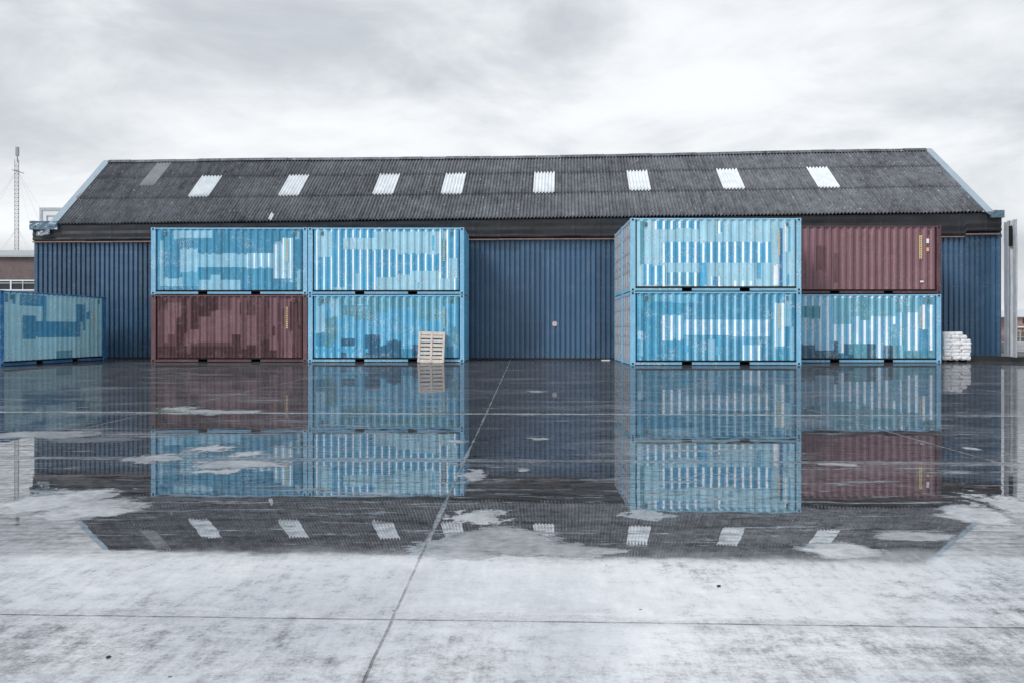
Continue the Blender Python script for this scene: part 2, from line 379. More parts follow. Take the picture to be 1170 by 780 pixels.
# trapezoidal wall sheets, laid in bays with their own tone
def wall_sheets():
    mb = MB(); per = .212
    n = int((XR - XL) / per); zs = [.05]; 
    tones = {}
    prof = [(0, 0), (.042, 0), (.066, .072), (.188, .072)]      # y offset towards camera
    xs = []
    for i in range(n):
        for (dx, dy) in prof: xs.append((XL + i * per + dx, dy, i))
    xs.append((XL + n * per, 0, n))
    zrow = [.06, .35, 1.2, 1.55, 2.6, 3.7, 4.55, 4.62, 5.02]
    def top(x): return 5.02
    sheet = {}
    i = 0
    while i < n:
        wdt = rnd.choice((4, 5, 5, 6))
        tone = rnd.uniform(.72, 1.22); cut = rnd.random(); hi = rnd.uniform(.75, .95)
        for j in range(i, min(n, i + wdt)): sheet[j] = (tone, cut, hi)
        i += wdt
    # the bay between the container stacks as in the photo
    for j in range(n):
        x = XL + j * per
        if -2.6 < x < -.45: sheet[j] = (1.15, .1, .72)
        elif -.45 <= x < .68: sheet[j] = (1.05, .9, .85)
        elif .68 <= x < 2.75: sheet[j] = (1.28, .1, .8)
        elif 2.75 <= x < 3.9: sheet[j] = (.92, .9, .85)
    def cf(a, b):
        j = xs[b][2]; tone, cut, hi = sheet.get(j, (1, .5, .9))
        k = tone
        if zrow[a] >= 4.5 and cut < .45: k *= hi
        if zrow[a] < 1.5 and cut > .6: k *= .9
        return wc(k)
    rows = [[W((x, wallY(x) - dy + (.008 if z in (1.55, 4.62) else 0) , z)) for (x, dy, j) in xs] for z in zrow]
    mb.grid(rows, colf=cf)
    # side returns
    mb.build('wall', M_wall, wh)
    # screw heads in rows
    sc = MB()
    for z in (.22, 1.62, 3.0, 4.3, 4.9):
        for j in range(n):
            if rnd.random() < .75:
                x = XL + j * per + .03 + rnd.uniform(-.004, .004); y = wallY(x) - .004
                zz_ = z + rnd.uniform(-.01, .01)
                sc.box(x - .011, y - 33.3 - .008, zz_ - .011, x + .011, y - 33.3, zz_ + .011)
    o = sc.build('screw', M_galv, wh); o['kind'] = 'stuff'
wall_sheets()
# gable and rear walls (plain sheet)
def ePt(u):  # eave line
    x = -20.36 + u * 39.07
    return Vector((x, wallY(x) - .22, 5.84 + u * .235))
def rPt(u):  # ridge line with a slight sag
    x = -20.14 + u * 39.07
    return Vector((x, 37.97 - .63 * u, 9.30 + .42 * u - .05 * math.sin(math.pi * u) + .02 * math.sin(u * 9.0) ))
def bPt(u):
    e, r = ePt(u), rPt(u); return Vector((r.x + .25, 2 * r.y - e.y, e.z))
for (u, X) in ((0, XL), (1, XR)):
    gw = MB(); e, r, b = ePt(u), rPt(u), bPt(u)
    d = .12 if u == 0 else -.12
    pts = [(e.x, wallY(e.x) + .02, 0), (b.x, b.y - .2, 0), (b.x, b.y - .2, b.z - .12), (r.x, r.y, r.z - .12), (e.x, wallY(e.x) + .02, e.z - .12)]
    P2 = [(p[0] + d, p[1], p[2]) for p in pts]
    pts = [W(p) for p in pts]; P2 = [W(p) for p in P2]
    gw.face(pts, col=wc(.8)); gw.face(P2[::-1], col=wc(.8))
    for i in range(5):
        j = (i + 1) % 5; gw.face([pts[i], pts[j], P2[j], P2[i]], col=wc(.8))
    gw.build('gable_wall', M_wall, wh)
    sw = MB(); xa, xb = sorted((X, e.x - (.03 if u == 0 else -.03)))
    sw.box(xa, wallY(X) + .06 - 33.3, 0, xb, 6.5, 5.45, col=wc(.8)); sw.build('side_annex', M_wall, wh)
bw = MB()
A = [W(bPt(0) + Vector((.2, -.25, 0))), W(bPt(1) + Vector((-.2, -.25, 0)))]
bw.grid([[(p[0], p[1], 0) for p in A], [(p[0], p[1], p[2] + .02) for p in A]], colf=lambda a, b: wc(.8))
bw.grid([[(p[0], p[1] - .1, 0) for p in A], [(p[0], p[1] - .1, p[2] + .02) for p in A]], colf=lambda a, b: wc(.8))
bw.build('rear_wall', M_wall, wh)
# low dark base strip under the sheets
bs = MB()
bs.grid([[W((XL, wallY(XL) - .03, 0)), W((XR, wallY(XR) - .03, 0))], [W((XL, wallY(XL) - .03, .07)), W((XR, wallY(XR) - .03, .07))]])
bs.grid([[W((XL, wallY(XL) - .03, .07)), W((XR, wallY(XR) - .03, .07))], [W((XL, wallY(XL) + .1, .07)), W((XR, wallY(XR) + .1, .07))]])
bs.build('base_strip', M_black, wh)

# fascia in black bitumen sheet: flat band, crease, rolled lower edge
def fascia():
    mb = MB(); N = 420
    rows = []
    prof = [(-.16, 1.0), (-.20, .97), (-.19, .78), (-.17, .60), (-.19, .42), (-.16, .22), (-.19, .18), (-.20, .11), (-.18, .05), (-.12, .02), (-.02, .0)]
    for (dy, v) in prof:
        row = []
        for i in range(N + 1):
            u = i / N; x = -21.46 + u * (19.38 + 21.46)
            ue = (x + 20.36) / 39.07
            zt = 5.84 + ue * .235 - .06; zb = 5.10 + .0006 * x
            if x > 17.95: zb += .13
            elif x > 15: zb -= .03
            nz = mnoise.noise(Vector((x * 1.1, v * 3, 2))) * .022 + mnoise.noise(Vector((x * 5, v * 7, 5))) * .008
            seam = .012 if abs((x + 30) % 1.05 - .5) < .03 else 0
            row.append(W((x, wallY(x) + dy - nz - seam, zb + (zt - zb) * v + mnoise.noise(Vector((x * .8, v, 9))) * .03 * (1 - v))))
        rows.append(row)
    mb.grid(rows[::-1], flip=True)
    # top closure and ends
    mid_ = [p for p in rows[0] if -20.33 < p[0] < 18.72]
    mb.grid([mid_, [(p[0], p[1] + 1.5, p[2] + .9) for p in mid_]])
    mb.grid([rows[0], [(p[0], p[1] + .5, p[2]) for p in rows[0]]])
    for k in (0, N):
        col = [r[k] for r in rows]; mb.face(col + [(p[0], p[1] + .4, p[2]) for p in col[::-1]])
    mb.build('fascia', M_bitumen, wh, smooth=False)
    tb = MB()
    def strip(x0, x1, z):
        n = int((x1 - x0) / 1.2) + 1
        for i in range(n):
            a = x0 + (x1 - x0) * i / n; b = x0 + (x1 - x0) * (i + 1) / n - .006
            dz = rnd.uniform(-.008, .008)
            ya, yb = wallY(a) - 33.3 - .21, wallY(b) - 33.3 - .21
            v = [(a, ya, z + dz), (b, yb, z + dz), (b, yb + .16, z + dz), (a, ya + .16, z + dz)]
            w_ = [(p[0], p[1], p[2] + .05) for p in v]
            tb.face(v[::-1]); tb.face(w_)
            for q in range(4):
                r_ = (q + 1) % 4; tb.face([v[q], v[r_], w_[r_], w_[q]])
    strip(-21.45, 17.9, 5.015); strip(17.95, 19.3, 5.13)
    tb.build('timber_batten', M_trim, wh)
fascia()
# wall continues behind the raised trim at the right
ex = MB(); per = .212; rows = [[], []]
x = 17.9
while x < XR:
    for dx, dy in ((0, 0), (.06, 0), (.085, .042), (.187, .042)):
        if x + dx < XR:
            rows[0].append(W((x + dx, wallY(x + dx) - dy - .004, 5.02))); rows[1].append(W((x + dx, wallY(x + dx) - dy - .004, 5.15)))
    x += per
ex.grid(rows, colf=lambda a, b: wc(.95)); ex.build('wall', M_wall, wh)

# roof: courses of corrugated sheet
WAVE = .146; NW = 39.07 / WAVE; SEG = 6
def roofP(u, t, lift=0.0):
    e, r = ePt(u), rPt(u); p = e.lerp(r, t)
    n = Vector((0, -(r.z - e.z), (r.y - e.y))).normalized()
    ph = 2 * math.pi * u * NW
    sagn = mnoise.noise(Vector((u * 25, t * 4, 0))) * .03
    return p + n * (.046 * math.cos(ph) + lift + sagn)
def course(t0, t1, lift0, lift1, name='roof_sheet', parent=None, u0=0, u1=1, mat=None, ztop=True, thick=.012):
    mb = MB(); n = max(6, int(round((u1 - u0) * NW * SEG)))
    us = [u0 + (u1 - u0) * i / n for i in range(n + 1)]
    rows = []
    for k in range(4):
        t = t0 + (t1 - t0) * k / 3; l = lift0 + (lift1 - lift0) * k / 3
        rows.append([W(roofP(u, t, l)) for u in us])
    low = [W(roofP(u, t0, lift0 - thick)) for u in us]
    mb.grid([low] + rows)
    return mb.build(name, mat or M_roof, parent or wh, smooth=True)
roof_root = course(-.012, .378, .03, .0, 'roof')
course(.365, .72, .035, .004, 'roof_sheet', roof_root)
course(.708, 1.0, .035, .01, 'roof_sheet', roof_root)
# back slope
mb = MB(); n = 400
mb.grid([[W(rPt(i / n) + Vector((0, 0, .03))) for i in range(n + 1)], [W(bPt(i / n)) for i in range(n + 1)]])
mb.grid([[W(rPt(i / n) - Vector((0, 0, .05))) for i in range(n + 1)], [W(bPt(i / n) - Vector((0, 0, .08))) for i in range(n + 1)]], flip=True)
mb.build('rear_slope', M_roof, roof_root)
# ridge capping in 1.1 m pieces
mb = MB(); n = 36
for i in range(n):
    u0, u1 = i / n, (i + 1) / n - .0006
    for seg in (0,):
        pr = [(-.17, -.09), (-.10, -.015), (-.04, .045), (.0, .06), (.04, .045), (.10, -.015), (.17, -.09)]
        jit = rnd.uniform(-.012, .012)
        rows = [[W(rPt(u) + Vector((0, a, b + .05 + jit))) for u in (u0, u1)] for a, b in pr]
        mb.grid(rows, flip=False)
mb.build('ridge_capping', M_roof, roof_root)
# barge boards
for (u, sgn) in ((0, -1), (1, 1)):
    mb = MB(); n = 12
    for i in range(n):
        pass
    T = [i / n for i in range(n + 1)]
    def sec(t):
        c = ePt(u).lerp(rPt(u), t); nrm = Vector((0, -(rPt(u).z - ePt(u).z), rPt(u).y - ePt(u).y)).normalized()
        w0, w1 = (-.06, .24)
        a = c + Vector((sgn * w0, 0, 0)) + nrm * .07; b = c + Vector((sgn * w1, 0, 0)) + nrm * .09
        cc = c + Vector((sgn * w1, 0, 0)) - nrm * .14; d = c + Vector((sgn * w0, 0, 0)) + nrm * .03
        return [W(a), W(b), W(cc), W(d)]
    secs = [sec(-.03 + 1.04 * t) for t in T]
    for i in range(n):
        for k in range(4):
            j = (k + 1) % 4; mb.face([secs[i][k], secs[i][j], secs[i + 1][j], secs[i + 1][k]])
    mb.face(secs[0]); mb.face(secs[-1][::-1])
    o = mb.build('barge_board', M_barge, roof_root)
    # rear barge so the gable looks finished from the side
    mb = MB()
    r, b = rPt(u), bPt(u)
    for dz0, dz1 in ((.06, -.15),):
        A = [W(r + Vector((sgn * .24, 0, dz0))), W(b + Vector((sgn * .24, 0, dz0))), W(b + Vector((sgn * .24, 0, dz1))), W(r + Vector((sgn * .24, 0, dz1)))]
        Bq = [(p[0] - sgn * .28, p[1], p[2]) for p in A]
        mb.face(A); mb.face(Bq[::-1])
        for k in range(4): mb.face([A[k], A[(k + 1) % 4], Bq[(k + 1) % 4], Bq[k]])
    mb.build('barge_board', M_barge, roof_root)
# metal caps closing the eave ends (both dented)
mb = MB()
def crumple_box(mb, x0, x1, z0, z1, y0, y1, amp, sd):
    nx, nz = 8, 4
    front = [[(x0 + (x1 - x0) * i / nx, y0 + mnoise.noise(Vector((i * .7 + sd, k * .9, 0))) * amp, z0 + (z1 - z0) * k / nz + mnoise.noise(Vector((i * .5 + sd, k, 4))) * amp * .6) for i in range(nx + 1)] for k in range(nz + 1)]
    mb.grid(front)
    mb.grid([front[-1], [(p[0], y1, p[2] + .02) for p in front[-1]]])
    mb.grid([[(p[0], y1, p[2]) for p in front[0]], front[0]])
    mb.face([r[0] for r in front] + [(x0, y1, z1), (x0, y1, z0)]); mb.face([r[-1] for r in front][::-1] + [(x1, y1, z0), (x1, y1, z1)])
y = wallY(-20.9) - 33.3
crumple_box(mb, -21.48, -20.28, 5.56, 5.93, y - .34, y + .3, .06, 1); mb.build('corner_cap', M_cap, wh)
mb = MB(); y = wallY(19) - 33.3
crumple_box(mb, 18.88, 19.42, 5.80, 6.10, y - .34, y + .3, .03, 7); mb.build('corner_cap', M_cap, wh)
# torn flashing at the left corner
mb = MB(); y = wallY(-20.9) - 33.3 - .33
for k in range(2):
    nx = 7; rr = [[(-21.15 + .09 * i + .04 * mnoise.noise(Vector((i, j, k))), y - .06 * k + .10 * mnoise.noise(Vector((i * 1.3, j * 1.7, 3 + k))), 5.27 + .07 * j + .015 * i + .06 * mnoise.noise(Vector((i * .9, j, 8 + k)))) for i in range(nx)] for j in range(4 - k)]
    mb.grid(rr); mb.grid([[(p[0], p[1] + .008, p[2]) for p in r_] for r_ in rr], flip=True)
mb.build('torn_flashing', simple('crumpled_foil', (.35, .38, .42), .3, metal=.5, var=.4, vs=8), wh)
# skylights (x at their lower left corner, width)
def u_of(px, t):
    best = 0; lo, hi = -0.05, 1.05
    for _ in range(40):
        m_ = (lo + hi) / 2; p = ePt(m_).lerp(rPt(m_), t)
        if 602 + 900 * p.x / p.y < px: lo = m_
        else: hi = m_
    return round(lo * NW) / NW - .25 / NW
for (a, b) in ((215.1, 241.5), (320, 346.4), (424.8, 452), (504.1, 530.3), (610.3, 637.4), (718.5, 744.5), (826.4, 852), (936.2, 961)):
    u0 = u_of(a, .372); u1 = u0 + 6.5 / NW
    course(.369, .712, .062, .040, 'skylight', roof_root, u0, u1, M_skyl)
u0 = u_of(159.5, .56); course(.56, .96, .056, .044, 'skylight', roof_root, u0, u0 + 4.6 / NW, M_skyl_old)['label'] = 'dirty grey skylight sheet near the ridge at the left end'
u0 = u_of(307, .03); course(.0, .09, .052, .048, 'skylight', roof_root, u0, u0 + .95 / NW, M_skyl)['label'] = 'tiny white translucent strip at the eave'

# ------------------------------------------------------------------ containers
L, Wd, H = 6.058, 2.438, 2.591
BL = dict(
    l=srgb(142, 198, 224), p=srgb(160, 208, 228), m=srgb(92, 172, 205), d=srgb(66, 146, 182), t=srgb(92, 156, 176),
    dd=srgb(48, 104, 136), w=srgb(240, 248, 255), s=srgb(80, 170, 212), fr=srgb(128, 188, 222), k=srgb(58, 90, 112), b=srgb(42, 118, 172), x=srgb(160, 212, 228), g=srgb(118, 160, 178),
    rp=srgb(165, 132, 138), r=srgb(104, 76, 82), ra=srgb(142, 112, 120), rb=srgb(78, 46, 52), rc=srgb(120, 92, 98), rd=srgb(66, 36, 42))
KA = .90
BL['u'] = srgb(108, 176, 212); BL['j'] = srgb(66, 146, 186)
BL = {k: tuple(c * KA * ((.70, .60, .62)[i] if k[0] == 'r' else 1) for i, c in enumerate(v)) for k, v in BL.items()}
# patches in a 1170 x 500 frame over the side: x0, y0, x1, y1, colour [, stripe colour on the left rib flanks]
def PATCH(name):
    if name == 'A':   # left stack, top
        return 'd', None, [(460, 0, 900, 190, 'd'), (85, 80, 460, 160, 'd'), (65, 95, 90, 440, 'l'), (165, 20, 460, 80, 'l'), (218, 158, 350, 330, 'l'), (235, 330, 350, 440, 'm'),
            (350, 195, 715, 297, 'l'), (715, 190, 912, 302, 'l', 'w'), (90, 375, 235, 435, 'l'), (355, 392, 670, 470, 'l'), (445, 355, 520, 395, 'l'), (720, 302, 912, 470, 'd', 'm'),
            (912, 125, 980, 380, 'l', 'w'), (980, 80, 1065, 380, 'l', 'w'), (920, 105, 975, 130, 'l'), (1035, 385, 1055, 410, 'l'), (1075, 30, 1110, 85, 'l'), (1088, 320, 1118, 470, 'l')]
    if name == 'B':   # left stack, bottom, red
        return 'r', None, [(0, 380, 1170, 500, 'rb'), (55, 20, 100, 110, 'rb'), (95, 115, 130, 350, 'ra'), (130, 60, 182, 292, 'ra'), (185, 60, 222, 165, 'ra'), (185, 168, 250, 480, 'rb'),
            (230, 25, 270, 290, 'rb'), (250, 290, 268, 380, 'ra'), (270, 25, 300, 440, 'rc'), (300, 22, 500, 165, 'rb'), (300, 165, 355, 255, 'rb'), (292, 255, 355, 355, 'ra'), (355, 165, 445, 355, 'ra'),
            (448, 120, 500, 350, 'rc'), (460, 118, 500, 350, 'ra'), (500, 22, 605, 120, 'rc'), (500, 120, 605, 350, 'ra'), (605, 25, 672, 295, 'ra'), (612, 297, 672, 480, 'rb'), (662, 60, 674, 150, 'rd'),
            (675, 25, 715, 400, 'rc'), (718, 60, 730, 150, 'rd'), (718, 150, 782, 372, 'ra'), (718, 376, 782, 480, 'rb'), (785, 25, 822, 480, 'rc'), (822, 25, 886, 335, 'r'), (872, 40, 886, 110, 'rd'),
            (822, 337, 886, 480, 'rb'), (888, 25, 940, 415, 'ra'), (908, 228, 930, 305, 'rb'), (888, 417, 940, 480, 'rb'), (943, 25, 985, 480, 'rc'), (945, 60, 955, 340, 'rb'), (985, 90, 995, 225, 'rd'),
            (995, 25, 1060, 480, 'ra'), (1035, 50, 1060, 272, 'rb'), (1062, 25, 1130, 480, 'r'), (1090, 45, 1102, 210, 'rd'), (1100, 225, 1115, 260, 'rd'), (1090, 430, 1102, 465, 'rd')]
    if name == 'C':   # middle stack, top
        return 's', 'w', [(80, 25, 180, 222, 'p'), (260, 78, 492, 165, 'p'), (492, 25, 552, 165, 'p'), (555, 25, 662, 165, 'p'), (662, 25, 985, 195, 'p'), (360, 345, 392, 468, 'p'), (197, 448, 285, 470, 'p'),
            (515, 368, 560, 468, 'p'), (560, 370, 665, 468, 'p'), (665, 350, 770, 468, 'p'), (770, 322, 980, 470, 'p'), (820, 412, 835, 460, 'm'), (988, 380, 1085, 470, 'p'), (1055, 230, 1120, 380, 'p'),
            (1000, 25, 1035, 85, 'p'), (930, 60, 945, 170, 'm')]
    if name == 'D':   # middle stack, bottom
        return 's', 'l', [(50, 25, 1170, 70, 't', 'l'), (460, 25, 600, 135, 't', 'l'), (600, 25, 1000, 100, 't', 'l'), (70, 80, 125, 280, 'l'), (180, 30, 230, 165, 'l'), (250, 75, 350, 158, 't'), (350, 78, 500, 190, 't', 'm'), (800, 100, 1000, 185, 't', 'l'),
            (60, 282, 125, 380, 'd'), (130, 170, 180, 390, 't'), (180, 165, 215, 340, 't', 'm'), (250, 322, 352, 380, 'dd'), (428, 298, 538, 468, 'dd'), (540, 375, 590, 468, 'dd'), (590, 340, 698, 468, 'dd'), (698, 402, 780, 470, 'd'), (780, 375, 840, 470, 'dd'),
            (1075, 240, 1120, 360, 't'), (1040, 380, 1090, 470, 'd'), (250, 428, 287, 470, 'dd'), (50, 400, 450, 425, 's')]
    if name == 'E':   # right front stack, top
        return 'p', None, [(65, 20, 92, 320, 't'), (165, 22, 475, 72, 's', 'w'), (595, 22, 632, 100, 's', 'w'), (218, 165, 965, 303, 's', 'w'), (92, 320, 245, 460, 's', 'w'), (250, 370, 500, 460, 'm', 'w'), (480, 303, 520, 460, 's'), (555, 398, 625, 460, 's', 'w'),
            (700, 430, 850, 460, 'p', 'w'), (1022, 65, 1042, 460, 'b'), (870, 303, 892, 420, 's'), (1010, 65, 1022, 460, 'w'), (985, 320, 1010, 455, 'w'), (1060, 40, 1080, 225, 'w'), (1082, 60, 1095, 225, 's'), (1075, 380, 1092, 455, 's')]
    if name == 'F':   # right front stack, bottom
        return 'd', 'm', [(370, 25, 1000, 470, 'd', 'l'), (165, 20, 290, 68, 'm', 'l'), (290, 20, 465, 78, 'm', 'l'), (215, 158, 368, 330, 'u', 'w'), (370, 190, 720, 298, 'u', 'w'), (720, 190, 965, 304, 'u', 'w'), (375, 365, 397, 408, 's'), (535, 328, 580, 468, 'l'), (580, 370, 622, 430, 'm'), (605, 300, 622, 370, 'm'), (770, 365, 893, 468, 'u', 'w'),
            (990, 80, 1055, 370, 'l', 'w'), (1058, 25, 1098, 238, 'l'), (1095, 245, 1118, 465, 'l'), (52, 262, 85, 328, 'l'), (55, 30, 90, 110, 'm'), (70, 328, 88, 440, 'l'), (105, 25, 160, 75, 't')]
    if name == 'H':   # far right stack, bottom
        return 'u', 'w', [(25, 85, 280, 175, 't'), (60, 175, 110, 370, 's'), (375, 25, 515, 215, 't', 'l'), (515, 25, 660, 165, 't', 'l'), (575, 25, 660, 190, 't'), (660, 25, 835, 162, 't', 'l'), (835, 25, 1000, 130, 't', 'l'), (880, 130, 900, 370, 't'), (810, 215, 835, 370, 't'),
            (0, 85, 90, 500, 't'), (90, 368, 245, 530, 'k', 'g'), (245, 410, 385, 530, 'k', 'g'), (385, 340, 415, 530, 'k'), (415, 430, 470, 530, 'dd', 't'), (450, 362, 495, 450, 'dd', 'l'), (495, 362, 625, 530, 't'), (480, 440, 530, 530, 'dd'), (625, 362, 693, 530, 'k', 'g'), (750, 368, 830, 530, 'k', 'g'), (830, 368, 895, 500, 't', 'l'),
            (895, 410, 1120, 530, 't'), (1035, 262, 1075, 450, 'd'), (1040, 25, 1120, 80, 't'), (693, 490, 750, 530, 'dd')]
    if name == 'J':   # stand-alone container, far left
        return 'x', None, [(180, 18, 445, 95, 'j'), (220, 165, 345, 325, 'j'), (345, 200, 840, 312, 'j'), (420, 18, 450, 200, 'j'), (800, 65, 905, 200, 'j'), (880, 65, 905, 270, 'j'), (50, 20, 70, 80, 'j'), (120, 20, 140, 90, 'j'), (930, 120, 960, 180, 'j'), (560, 410, 760, 470, 't')]
    if name == 'G':
        return 'ra', None, [(0, 25, 1170, 480, 'ra', 'rp'), (250, 150, 330, 330, 'rc'), (380, 200, 420, 420, 'rc')]
    return 'm', None, []

def side_grid(mb, spec, ysgn, zlo=.175, zhi=2.535, amp=.05):
    base, stripe0, pats = spec
    x0, x1 = -L / 2 + .235, L / 2 - .20
    n = 20; per = (x1 - x0) / n
    pts = []; fac = []
    for i in range(n):
        for (a, d, f) in ((0, 1, 'o'), (.13, 1, 'o'), (.26, 0, 'i_in'), (.38, 0, 'i'), (.50, 0, 'i'), (.63, 0, 'f'), (.76, 1, 'f')):
            pass
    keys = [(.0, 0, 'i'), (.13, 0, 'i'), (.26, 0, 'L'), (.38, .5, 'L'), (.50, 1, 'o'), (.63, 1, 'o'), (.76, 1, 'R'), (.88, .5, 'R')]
    for i in range(n):
        for (a, d, f) in keys: pts.append((x0 + (i + a) * per, d * amp)); fac.append(f)
    pts.append((x1, 0)); fac.append('i')
    NZ = 48
    rows = [[(x, ysgn * (Wd / 2 - .058 + d), zlo + (zhi - zlo) * k / NZ) for (x, d) in pts] for k in range(NZ + 1)]
    jt = random.Random(len(pats) * 7 + 3); jit = [jt.uniform(-.014, .014) for _ in range(400)]; ton = [jt.uniform(.86, 1.12) for _ in range(400)]
    def cf(a, b):
        if ysgn > 0: return BL[base]
        xc = (pts[b][0] + pts[b + 1][0]) / 2; z = zlo + (zhi - zlo) * (a + .5) / NZ
        px = (xc + L / 2) / L * 1170; py = (1 - (z + jit[b // 4]) / H) * 500; kt = ton[b // 4]
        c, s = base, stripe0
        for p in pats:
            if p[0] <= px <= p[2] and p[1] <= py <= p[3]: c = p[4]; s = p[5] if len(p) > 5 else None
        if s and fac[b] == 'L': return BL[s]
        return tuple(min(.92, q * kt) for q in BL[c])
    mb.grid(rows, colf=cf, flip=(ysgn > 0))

def container(label, loc, spec, rz=0.0, mat=None, frame='fr', yellow='chars', doors=-1, group='stacked shipping containers', name='shipping_container', stickers=False, red=False, railcol=None, fullcode=False):
    mat = mat or M_paint; t = thing(name, loc, label, 'container', group, rz)
    fc = BL[frame]; hx, hy = L / 2, Wd / 2
    for s in (-1, 1):
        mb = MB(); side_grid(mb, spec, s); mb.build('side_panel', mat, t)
    # roof: shallow transverse corrugation
    mb = MB(); n = 60; rows = [[], []]
    for i in range(n + 1):
        x = -hx + .1 + (L - .2) * i / n; z = 2.575 - (.018 if i % 4 in (1, 2) else 0)
        rows[0].append((x, -hy + .03, z)); rows[1].append((x, hy - .03, z))
    mb.grid(rows, colf=lambda a, b: BL[spec[0]]); mb.build('roof_panel', mat, t)
    mb = MB(); mb.box(-hx + .1, -hy + .07, .12, hx - .1, hy - .07, .165); mb.build('floor', M_black, t)
    for sx in (-1, 1):
        for sy in (-1, 1):
            mb = MB(); wpost = .19
            xa, xb = (-hx, -hx + wpost) if sx < 0 else (hx - wpost + .02, hx)
            ya, yb = (-hy, -hy + .16) if sy < 0 else (hy - .16, hy)
            mb.box(xa + .006, ya + .006, .115, xb - .004, yb - .006, 2.476, col=fc, bev=.006)
            mb.build('corner_post', mat, t)
            for z0 in (0, H - .118):
                mb = MB(); xa2, xb2 = (-hx, -hx + .178) if sx < 0 else (hx - .178, hx)
                mb.box(xa2, ya, z0, xb2, yb, z0 + .118, col=fc, bev=.008)
                xc = (xa2 + xb2) / 2; zc = z0 + .059; yf = -hy if sy < 0 else hy
                for (w_, h_, e) in ((.036, .026, 0), (.026, .034, .0008)):
                    o_ = (.0025 + e) * sy
                    mb.box(xc - w_, min(yf, yf + o_), zc - h_, xc + w_, max(yf, yf + o_), zc + h_, mi=1)  # black plates on the casting face, painted shade in place of an opening
                xf = -hx if sx < 0 else hx; yc = (ya + yb) / 2
                mb.box(min(xf, xf + .003 * sx), yc - .03, zc - .025, max(xf, xf + .003 * sx), yc + .03, zc + .025, mi=1)
                mb.build('corner_casting', [mat, M_hole_shade], t)
    for sy in (-1, 1):
        mb = MB(); ya, yb = (-hy + .004, -hy + .062) if sy < 0 else (hy - .062, hy - .004)
        mb.box(-hx + .178, ya, 2.535, hx - .178, yb, 2.585, col=fc, bev=.005)
        mb.build('top_rail', mat, t)
        mb = MB(); ya, yb = (-hy + .012, -hy + .05) if sy < 0 else (hy - .05, hy - .012)
        rc = BL[railcol] if railcol else tuple(c * .8 for c in fc)
        for (a, b) in ((-hx + .178, -1.20), (-.84, .85), (1.21, hx - .178)):
            mb.box(a, ya, .02, b, yb, .108, col=rc, bev=.004)
            y2, y3 = (ya + .03, yb + .03) if sy < 0 else (ya - .03, yb - .03)
            mb.box(a, y2, .11, b, y3, .178, mi=1)  # black strip painted in for the shaded gap above the rail
        mb.build('bottom_rail', [mat, M_hole_shade], t)
    for xc in (-1.02, 1.03):
        mb = MB()
        mb.box(xc - .185, -hy + .06, .02, xc - .177, hy - .06, .15); mb.box(xc + .177, -hy + .06, .02, xc + .185, hy - .06, .15)
        mb.box(xc - .177, -hy + .06, .02, xc + .177, hy - .06, .028); mb.box(xc - .177, -hy + .045, .142, xc + .177, hy - .045, .176)
        mb.box(xc - .177, -.05, .028, xc + .177, .05, .142)
        mb.build('fork_pocket', M_hole_shade, t)
    # plain corrugated end
    e = -doors
    mb = MB(); n = 9; pts = []
    per = (Wd - .32) / n
    for i in range(n):
        for (a, d) in ((0, 0), (.26, 0), (.5, .04), (.76, .04)): pts.append((-hy + .16 + (i + a) * per, d))
    pts.append((hy - .16, 0))
    rows = [[(e * (hx - .06 + d), y_, z) for (y_, d) in pts] for z in (.12, 1.0, 1.8, 2.5)]
    mb.grid(rows, colf=lambda a, b: BL[spec[0]], flip=(e < 0)); mb.build('end_panel', mat, t)
    for z0, z1, nm in ((.0, .14, 'end_sill'), (2.48, 2.585, 'end_header')):
        for ee in (-1, 1):
            mb = MB(); xa, xb = sorted((ee * (hx - .09), ee * (hx - .01)))
            mb.box(xa, -hy + .162, z0 + .02, xb, hy - .162, z1 - .004, col=fc)
            mb.build(nm, mat, t)
    # doors
    for s in (-1, 1):
        mb = MB(); xf = doors * (hx - .03)
        y0, y1 = (-hy + .168, -.008) if s < 0 else (.008, hy - .168)
        xa, xb = sorted((xf - doors * .05, xf)); dc = srgb(178, 180, 190, .8)
        # door leaf with shallow vertical pressing
        n = 4; pp = []
        for i in range(n):
            for (a, d) in ((0, 0), (.35, 0), (.5, .03), (.85, .03)): pp.append((y0 + (y1 - y0) * (i + a) / n, d))
        pp.append((y1, 0))
        rows = [[(xf - doors * d, y_, z) for (y_, d) in pp] for z in (.15, .9, 1.7, 2.47)]
        if red: dc = BL['ra']
        mb.grid(rows, flip=(doors < 0), colf=lambda a, b: dc if (b % 4) != 2 else tuple(c * .8 for c in dc))
        mb.box(xa - .001 * doors, y0, .15, xb - .036, y1, 2.47, col=dc) if doors > 0 else mb.box(xa + .036, y0, .15, xb + .001, y1, 2.47, col=dc)
        dr = mb.build('door', M_door if not red else mat, t)
        for q in (.28, .78):
            yb_ = y0 + (y1 - y0) * q if s < 0 else y0 + (y1 - y0) * q
            mb = MB(); mb.tube((xf + doors * .03, yb_, .10), (xf + doors * .03, yb_, 2.52), .017)
            for zc in (.14, .75, 1.4, 2.0, 2.49): mb.box(xf + doors * .03 - .03, yb_ - .045, zc - .035, xf + doors * .03 + .03, yb_ + .045, zc + .035)
            mb.build('locking_bar', M_galv, dr)
        mb = MB(); yb_ = y0 + (y1 - y0) * .5; mb.box(xf + doors * .045 - .01, yb_ - .3, 1.02, xf + doors * .045 + .01, yb_ + .22, 1.05); mb.build('handle', M_galv, dr)
        for zc in (.4, 1.05, 1.65, 2.25):
            ye = y0 if s < 0 else y1; mb = MB()
            mb.box(xf + doors * .012 - .03, ye - .05, zc - .06, xf + doors * .012 + .035, ye + .05, zc + .06, col=fc)
            mb.build('hinge', mat, dr)
